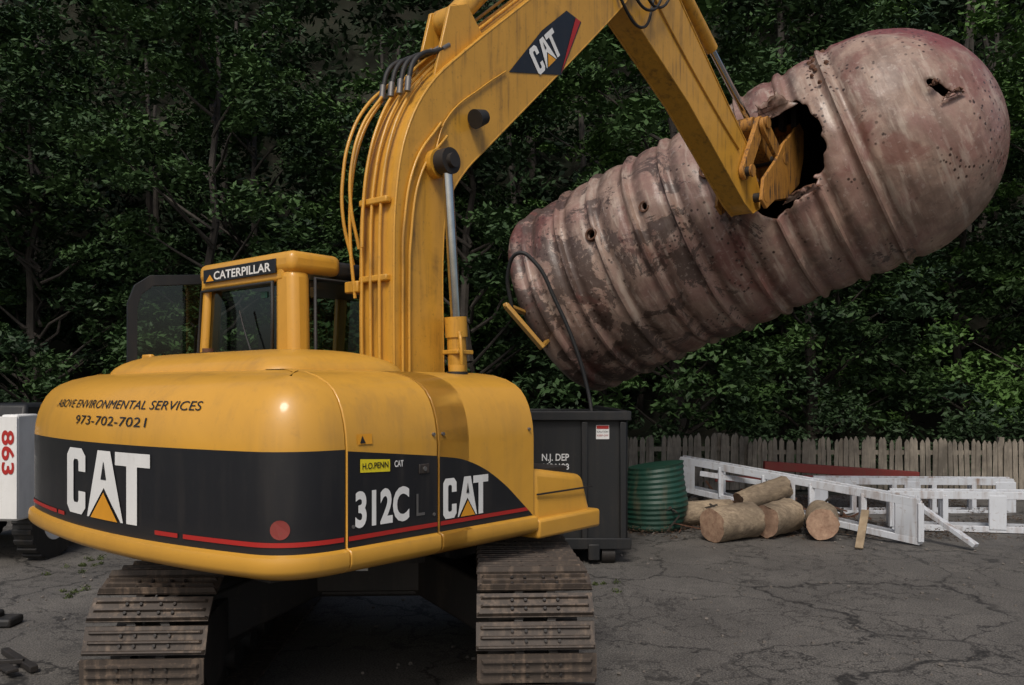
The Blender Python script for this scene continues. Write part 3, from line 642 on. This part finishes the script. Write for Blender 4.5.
def leaves(name,C,Rr,per,size,mat,flat=.5,parent=None,up=.5):
    C=np.asarray(C,float); n=len(C)*per
    c=np.repeat(C,per,0); rad=np.repeat(np.asarray(Rr,float),per)
    g=rng.normal(size=(n,3)); g/=np.linalg.norm(g,axis=1)[:,None]; g*=(rng.random(n)**.45)[:,None]
    p=c+g*rad[:,None]*np.array([1,1,flat]); p[:,2]-=.25*(g[:,0]**2+g[:,1]**2)*rad
    nr=rng.normal(size=(n,3)); nr/=np.linalg.norm(nr,axis=1)[:,None]; nr[:,2]=np.abs(nr[:,2])+up; nr/=np.linalg.norm(nr,axis=1)[:,None]
    t=np.cross(nr,rng.normal(size=(n,3))); t/=np.linalg.norm(t,axis=1)[:,None]; b=np.cross(nr,t)
    s=size*(.6+.8*rng.random(n))[:,None]
    V=np.stack([p-t*s,p-b*s*.42+t*s*.1,p+t*s,p+b*s*.42+t*s*.1],1).reshape(-1,3)
    me=bpy.data.meshes.new(name); me.vertices.add(4*n); me.vertices.foreach_set('co',V.ravel().astype(np.float32))
    me.loops.add(4*n); me.loops.foreach_set('vertex_index',np.arange(4*n,dtype=np.int32))
    me.polygons.add(n); me.polygons.foreach_set('loop_start',np.arange(0,4*n,4,dtype=np.int32)); 
    at=me.attributes.new('lv','FLOAT','FACE'); at.data.foreach_set('value',np.clip(np.repeat(rng.random(len(C)),per)*.75+rng.random(n)*.25,0,1).astype(np.float32))
    me.materials.append(mat); me.update(calc_edges=True); return me
def limb(acc,p0,p1,r0,r1,k=5,wob=.12):
    p0=Vector(p0);p1=Vector(p1); prev=p0;pr=r0
    for i in range(1,k+1):
        t=i/k; p=p0.lerp(p1,t)+Vector((random.uniform(-1,1),random.uniform(-1,1),0))*wob*(0 if i==k else 1); r=r0+(r1-r0)*t
        acc.cyl(prev,p,pr,r,7); prev=p;pr=r
def treemesh(seed,Ht,rad,low):
    random.seed(seed); acc=Acc(); limb(acc,(0,0,-.5),(random.uniform(-.4,.4),random.uniform(-.4,.4),Ht*.92),.16,.04,9,.15)
    C=[];Rr=[]
    for i in range(32):
        z=low+(Ht-low)*random.random()**.9; a=random.random()*2*math.pi; f=(z-low)/(Ht-low); rr=rad*(.55+.75*math.sin(math.pi*min(1,f*.85+.12)))*random.uniform(.6,1.05)*.85
        e=Vector((math.cos(a)*rr,math.sin(a)*rr,z+random.uniform(.2,1.0))); st=Vector((0,0,max(.8,z-rr*.5)))
        limb(acc,st,st.lerp(e,.75),.045,.01,4,.12)
        for k in range(8):
            t=random.uniform(.5,1.08); c=st.lerp(e,t)+Vector((random.gauss(0,.42),random.gauss(0,.42),random.gauss(0,.28)))
            C.append(tuple(c)); Rr.append(random.uniform(.28,.72))
    wd=mk('trunk_mesh',acc.v,acc.f,BARK,None,smooth=0); me=wd.data; bpy.data.objects.remove(wd)
    return me,leaves('crown_mesh',C,Rr,110,.088,LEAF,.45)
TM=[treemesh(s,h,r,l) for s,h,r,l in ((1,12.5,3.2,1.2),(2,11,3.6,.8),(3,13.5,3.0,2.0),(4,9,3.0,.5))]
random.seed(11)
def tree(x,y,k,s,rz,name='deciduous_tree'):
    e=root(name,(x,y,0),rz); e.scale=(s,s,s)
    o1=bpy.data.objects.new('trunk',TM[k][0]); link(o1,e); o2=bpy.data.objects.new('crown',TM[k][1]); link(o2,e)
for (y,x0,x1,st,smin) in ((19.2,-15,18,4.6,.88),(22.8,-17,20,5.0,1.05)):
    x=x0
    while x<x1:
        tree(x+random.uniform(-1,1),y+random.uniform(-1.1,1.1),random.randrange(4),smin*random.uniform(.85,1.18),random.random()*6.28); x+=st
C=[];Rr=[]
for i in range(2600):
    y=random.uniform(25.5,37); x=random.uniform(-.78*y,.82*y); C.append((x,y-random.random()*1.5,sky_block_z(y)+random.uniform(.3,4.0)+1.2*nz(x*.15,y*.15,0))); Rr.append(random.uniform(.5,1.3))
link(bpy.data.objects.new('distant_trees',leaves('distant_trees',C,Rr,80,.15,LEAFD,.5)),None)
a=Acc()
for i in range(46):
    y=random.uniform(25,31); x=random.uniform(-.75*y,.78*y); limb(a,(x,y,sky_block_z(y)-.5),(x+random.uniform(-.8,.8),y,sky_block_z(y)+random.uniform(7,12)),random.uniform(.10,.2),.05,5,.15)
a.done('distant_tree_trunks',BARK,smooth=0)
C=[];Rr=[]
for i in range(300):
    x=random.uniform(-15,17); y=random.uniform(16.6,19.5); C.append((x,y,random.uniform(.1,1.5)*(1 if random.random()<.8 else 1.5))); Rr.append(random.uniform(.25,.55))
link(bpy.data.objects.new('undergrowth',leaves('undergrowth',C,Rr,100,.07,LEAFD,.7)),None)

def fence(x0,y0,x1,y1,h):
    a=Acc(); L=math.hypot(x1-x0,y1-y0); dx,dy=(x1-x0)/L,(y1-y0)/L; ang=math.atan2(dy,dx); s=0
    while s<L:
        w=random.uniform(.072,.092); hh=h+random.uniform(-.05,.03)+.03*math.sin(s*.8)
        if random.random()>.03:
            M=Matrix.Translation((x0+dx*s,y0+dy*s,0))@Matrix.Rotation(ang,4,'Z')@Matrix.Rotation(random.uniform(-.035,.035),4,'Y')@Matrix.Rotation(random.uniform(-.03,.03),4,'X')
            P=[(0,.04),(w,.04),(w,hh-.07),(w/2+.008,hh),(w/2-.008,hh),(0,hh-.07)]
            v=[M@Vector((u,-.01,z)) for u,z in P]+[M@Vector((u,.01,z)) for u,z in P]
            a.add(v,[tuple(range(6)),tuple(range(11,5,-1))]+[(i,(i+1)%6,6+(i+1)%6,6+i) for i in range(6)])
        s+=w+random.uniform(.006,.026)
    for z in (.22,h-.25): a.beam((x0,y0+.035,z),(x1,y1+.035,z),.04,.08)
    s=0
    while s<=L: a.box(-.045,.045,.03,.12,0,h+.03,0,Matrix.Translation((x0+dx*s,y0+dy*s,0))@Matrix.Rotation(ang,4,'Z')); s+=2.3
    a.done('picket_fence',FEN,smooth=0)
fence(1.5,15.3,4.15,15.5,1.04); fence(4.3,15.6,14,15.2,.97); fence(-14,15.5,1.3,15.3,1.0)

RC=root('roll_off_container'); 
a=Acc(); X0,X1,Y0,Y1,Z0,Z1=-.45,1.23,9.1,12.6,.22,1.58
a.box(X0,X1,Y0,Y0+.05,Z0,Z1); a.box(X0,X0+.05,Y0,Y1,Z0,Z1); a.box(X1-.05,X1,Y0,Y1,Z0,Z1); a.box(X0,X1,Y1-.05,Y1,Z0,Z1); a.box(X0,X1,Y0,Y1,Z0,Z0+.05)
a.done('container_walls',BLKP,RC,bevel=.006)
a=Acc(); 
for x in (X0-.02,.10,.74,X1-.08): a.box(x,x+.07,Y0-.05,Y0-.001,Z0,Z1-.06)
a.box(X0-.04,X1+.04,Y0-.07,Y0+.06,Z1-.05,Z1+.05); a.box(X0-.04,X1+.04,Y0-.07,Y0-.002,Z0-.06,Z0+.06); a.box(X1-.02,X1+.05,Y0,Y1,Z1-.05,Z1+.05); a.box(X0-.05,X0+.02,Y0,Y1,Z1-.05,Z1+.05)
for i in range(5): a.box(X1+.001,X1+.05,Y0+.3+i*.7,Y0+.38+i*.7,Z0,Z1-.06)
a.box(X0+.3,X0+.42,Y0-.1,Y1,.05,.22); a.box(X1-.42,X1-.3,Y0-.1,Y1,.05,.22)
a.done('container_ribs',BLKP,RC,bevel=.01)
a=Acc()
for x in (X0+.2,X1-.2): a.cyl((x-.07,Y0+.05,.1),(x+.07,Y0+.05,.1),.1,n=18)
a.done('container_rollers',DRK,RC)
fc=lambda s,t:Vector((s,Y0-.005,t))
textdecal('container_text','N.J. DEP',.32,1.10,.075,fc,WHT,RC,width=.29,bold=.02); textdecal('container_number','0036198',.32,1.005,.065,fc,WHT,RC,width=.29,bold=.02)
mk('container_sticker',[(.90,Y0-.004,1.33),(1.04,Y0-.004,1.33),(1.04,Y0-.004,1.48),(.90,Y0-.004,1.48)],[(0,1,2,3)],WHT,RC,smooth=0)
mk('sticker_header',[(.905,Y0-.008,1.44),(1.035,Y0-.008,1.44),(1.035,Y0-.008,1.475),(.905,Y0-.008,1.475)],[(0,1,2,3)],RED,RC,smooth=0)
textdecal('sticker_text','CAUTION',.91,1.40,.02,lambda s,t:Vector((s,Y0-.008,t)),BLK,RC,width=.12); textdecal('sticker_text_2','KEEP OFF',.91,1.36,.02,lambda s,t:Vector((s,Y0-.008,t)),RED,RC,width=.12)

gx,gy=1.86,11.4
vs=[];fs=[];m=48;zz=np.linspace(0.02,.86,26)
for k,z in enumerate(zz):
    r=.44-.16*abs(z-.35)+(.012 if k%2 else 0)
    for j in range(m): t=2*math.pi*j/m; vs.append((gx+r*math.cos(t)+.10*z+.04*nz(z*2,math.cos(t),math.sin(t)),gy+r*math.sin(t),z+.06*math.cos(t)*z))
for k in range(25):
    for j in range(m): fs.append((k*m+j,k*m+(j+1)%m,(k+1)*m+(j+1)%m,(k+1)*m+j))
fs.append(tuple(25*m+j for j in range(m))); mk('green_barrel',vs,fs,GRN,smooth=20)

def frame(name,p0,p1,h0,h1,cells,th=.05):
    a=Acc(); p0=Vector(p0);p1=Vector(p1); q0=p0+Vector((0,0,h0)); q1=p1+Vector((0,0,h1)); dp=Vector((.10,.28,0))
    for s in (Vector((0,0,0)),dp):
        a.beam(p0+s,p1+s,th,.08); a.beam(q0+s,q1+s,th,.10)
        for i in range(cells+1):
            t=i/cells; a.beam(p0.lerp(p1,t)+s,q0.lerp(q1,t)+s,.07,.06,up=(0,1,0))
    for i in range(cells+1):
        t=i/cells; a.beam(p0.lerp(p1,t),p0.lerp(p1,t)+dp,.05,.05); a.beam(q0.lerp(q1,t),q0.lerp(q1,t)+dp,.05,.05)
    for t,t2 in ((0,.07),(.91,1),(.45,.53)): 
        c=p0.lerp(p1,t)+Vector((0,-.035,0)); c2=p0.lerp(p1,t2)+Vector((0,-.035,0)); d2=q0.lerp(q1,t2)+Vector((0,-.035,0)); d=q0.lerp(q1,t)+Vector((0,-.035,0)); k=Vector((0,.03,0))
        a.add([c,c2,c2+k,c+k,d,d2,d2+k,d+k],BF)
    a.done(name,WPA,bevel=.005)
frame('steel_frame',(2.50,12.6,.40),(4.85,10.1,.05),.42,.46,5)
frame('steel_frame',(5.0,11.2,.06),(7.6,10.8,.04),.42,.46,4)
frame('steel_frame',(4.5,12.7,.02),(7.6,12.9,.0),.48,.46,5)
a=Acc(); a.beam((4.95,10.4,.46),(5.35,9.8,.06),.10,.05); a.beam((3.9,11.8,.5),(2.7,12.2,.66),.06,.07); a.done('steel_angle',WPA,bevel=.004)
a=Acc(); a.beam((4.0,13.5,.66),(6.4,13.4,.50),.12,.14); a.beam((3.2,13.4,.45),(5.4,13.2,.5),.06,.08); a.done('red_steel_beam',REDM,bevel=.01)
a=Acc(); a.beam((4.02,9.85,.02),(4.22,10.15,.42),.09,.03); a.done('wood_plank',PLK,bevel=.004)
def logo_(p0,p1,r0,r1):
    p0=Vector(p0);p1=Vector(p1); d=(p1-p0).normalized(); aa=d.orthogonal().normalized(); bb=d.cross(aa); vs=[];fs=[];fm=[];m=36;K=14; sd=random.random()*50
    for k in range(K+1):
        t=k/K
        for j in range(m):
            th=2*math.pi*j/m; r=(r0+(r1-r0)*t)*(1+.10*nz(math.cos(th)*1.2+sd,math.sin(th)*1.2,t*2)+.06*nz(math.cos(th)*6,math.sin(th)*6,t*5+sd))
            vs.append(p0.lerp(p1,t)+aa*r*math.cos(th)+bb*r*math.sin(th)+d*(.04*nz(math.cos(th)*2,sd,math.sin(th)*2) if k in(0,K) else 0))
    for k in range(K):
        for j in range(m): fs.append((k*m+j,k*m+(j+1)%m,(k+1)*m+(j+1)%m,(k+1)*m+j)); fm.append(0)
    fs.append(tuple(range(m)));fm.append(1);fs.append(tuple(K*m+j for j in range(m)));fm.append(1)
    mk('log',vs,fs,[LOGB,LOGE],fm=fm,smooth=50)
logo_((2.43,10.35,.21),(3.0,10.70,.23),.21,.23)
logo_((3.15,10.60,.22),(3.58,11.0,.24),.20,.22)
logo_((3.80,10.4,.21),(4.0,11.0,.23),.19,.20)
logo_((3.0,11.2,.36),(3.65,11.3,.58),.16,.15)
logo_((2.2,11.5,.18),(3.0,11.6,.2),.17,.16)
a=Acc(); random.seed(5)
for i in range(260):
    x=random.uniform(1.7,4.9); y=10.9+random.random()*2.0; z=random.uniform(.02,.36)*(1 if x<4.0 else .4); an=random.random()*3.14; l=random.uniform(.08,.45)
    a.beam((x,y,z),(x+math.cos(an)*l,y+math.sin(an)*l,max(.02,z+random.uniform(-.25,.15))),random.uniform(.010,.04),random.uniform(.010,.04),random.choice((0,1,1)))
a.done('debris_pile',[RUST,BARK],smooth=0)
C=[(random.uniform(1.4,7.5),random.uniform(10.5,14.8),random.uniform(0,.08)) for _ in range(280)]
link(bpy.data.objects.new('leaf_litter',leaves('leaf_litter',C,[.25]*280,60,.022,LITTER,.25,up=2)),None)
C=[];Rr=[]
for (x,y,k) in ((1.0,8.1,4),(-4.0,7.9,8),(-3.6,8.3,6),(-4.5,9,12)):
    for _ in range(k): C.append((x+random.gauss(0,.12),y+random.gauss(0,.22),.01)); Rr.append(random.uniform(.03,.06))
link(bpy.data.objects.new('weeds',leaves('weeds',C,Rr,40,.014,WEED,.6,up=0)),None)
a=Acc(); a.beam((-3.55,5.95,.03),(-3.12,5.55,.03),.05,.04); a.beam((-3.5,5.75,.02),(-3.2,5.45,.05),.07,.02); a.beam((-3.6,5.6,.05),(-3.25,5.66,.05),.03,.03); a.done('scrap_steel',DRK,bevel=.004)
a=Acc(); a.box(-4.15,-3.90,6.6,6.8,0,.07); a.box(-4.3,-4.02,6.65,6.75,.02,.12); a.done('rubber_scrap',RUB,bevel=.02)
random.seed(9); a=Acc()
for i in range(520):
    x=random.uniform(-4.5,7); y=random.uniform(5.0,13); r=random.uniform(.004,.014); M=Matrix.Translation((x,y,r*.6))@Matrix.Rotation(random.random()*6,4,'Z')@Matrix.Rotation(random.random(),4,'X'); a.box(-r,r,-r*.8,r*.8,-r*.6,r*.6,0,M)
a.done('loose_gravel',simple('gravel',(.14,.125,.11),.9),smooth=0)

SK=root('skid_steer_loader',(-5.92,10.0,0),math.radians(-4))
mk('body',[(-.7,-.9,.45),(.7,-.9,.45),(.7,1.0,.45),(-.7,1.0,.45),(-.7,-1.0,1.15),(.7,-1.0,1.15),(.7,1.0,1.3),(-.7,1.0,1.3)],BF,WHT,SK,bevel=.04)
box('rear_door',-.55,.55,-1.06,-.98,.5,1.12,WHT,SK,.03)
mk('cab_cage',[(-.5,-.5,1.28),(.5,-.5,1.28),(.5,.85,1.28),(-.5,.85,1.28),(-.45,-.35,1.7),(.45,-.35,1.7),(.45,.75,1.7),(-.45,.75,1.7)],BF,BLKP,SK,bevel=.04)
for sx,nm in ((1,'right'),(-1,'left')):
    a=Acc(); x=sx*.80; a.add([(x-.09,-1.15,.50),(x+.09,-1.15,.50),(x+.09,-.8,.50),(x-.09,-.8,.50),(x-.09,-1.15,1.60),(x+.09,-1.15,1.60),(x+.09,-.8,1.60),(x-.09,-.8,1.60)],BF); a.beam((x,-.9,1.5),(x,1.2,1.25),.12,.2); a.beam((x,1.15,1.3),(x,1.7,.35),.12,.16); a.done('lift_arm_'+nm,WHT,SK,bevel=.02)
    for y,q in ((-.5,'rear'),(.6,'front')):
        a=Acc(); a.cyl((sx*.66,y,.40),(sx*.88,y,.40),.40,n=32); a.cyl((sx*.87,y,.40),(sx*.89,y,.40),.2,n=24,mi=1)
        for k in range(22): t=k/22*2*math.pi; a.box(sx*.77-.11,sx*.77+.11,-.03,.03,.39,.425,0,Matrix.Translation((0,y,.40))@Matrix.Rotation(t,4,'X'))
        a.done('wheel_%s_%s'%(q,nm),[RUB,WHT],SK,bevel=.01)
a=Acc(); a.add([(-.9,1.6,.1),(.9,1.6,.1),(.9,2.2,.05),(-.9,2.2,.05),(-.9,1.6,.6),(.9,1.6,.6),(.9,1.66,.62),(-.9,1.66,.62)],BF); a.done('bucket',DRK,SK,bevel=.01)
box('number_panel',.70,.89,-1.165,-1.152,.52,1.58,WHT,SK,.004)
textdecal('loader_number','863',0,0,.13,lambda s,t:Vector((.735+t,-1.171,1.44-s)),RED,SK,width=.46,bold=.03)
# ================================================================== LIGHT, CAMERA
w=bpy.data.worlds.new('World'); S.world=w; w.use_nodes=True; nt=w.node_tree
sky=nt.nodes.new('ShaderNodeTexSky'); sky.sky_type='NISHITA'; sky.sun_disc=False
el=math.radians(50); az=math.radians(190); sky.sun_elevation=el; sky.sun_rotation=az; sky.air_density=1.0; sky.dust_density=4.0; sky.ozone_density=.4
bg=nt.nodes['Background']; bg.inputs['Strength'].default_value=.10; nt.links.new(sky.outputs[0],bg.inputs['Color'])
sl=bpy.data.lights.new('sun','SUN'); sl.energy=2.0; sl.angle=math.radians(16); sl.color=(1,.95,.88); so_=bpy.data.objects.new('sun',sl); COL.objects.link(so_)
sd=Vector((math.sin(az)*math.cos(el),math.cos(az)*math.cos(el),math.sin(el))); so_.rotation_euler=sd.to_track_quat('Z','Y').to_euler(); so_.location=(0,0,30)
cd=bpy.data.cameras.new('camera'); cam=bpy.data.objects.new('camera',cd); COL.objects.link(cam); cam.location=(0,0,1.85); cam.rotation_euler=(math.radians(90),0,0)
cd.sensor_width=36; cd.lens=36*850/1024; cd.shift_y=48/1024; cd.clip_end=600; S.camera=cam
S.view_settings.view_transform='Standard'; S.view_settings.look='None'; S.view_settings.exposure=0
print('done',len(bpy.data.objects))
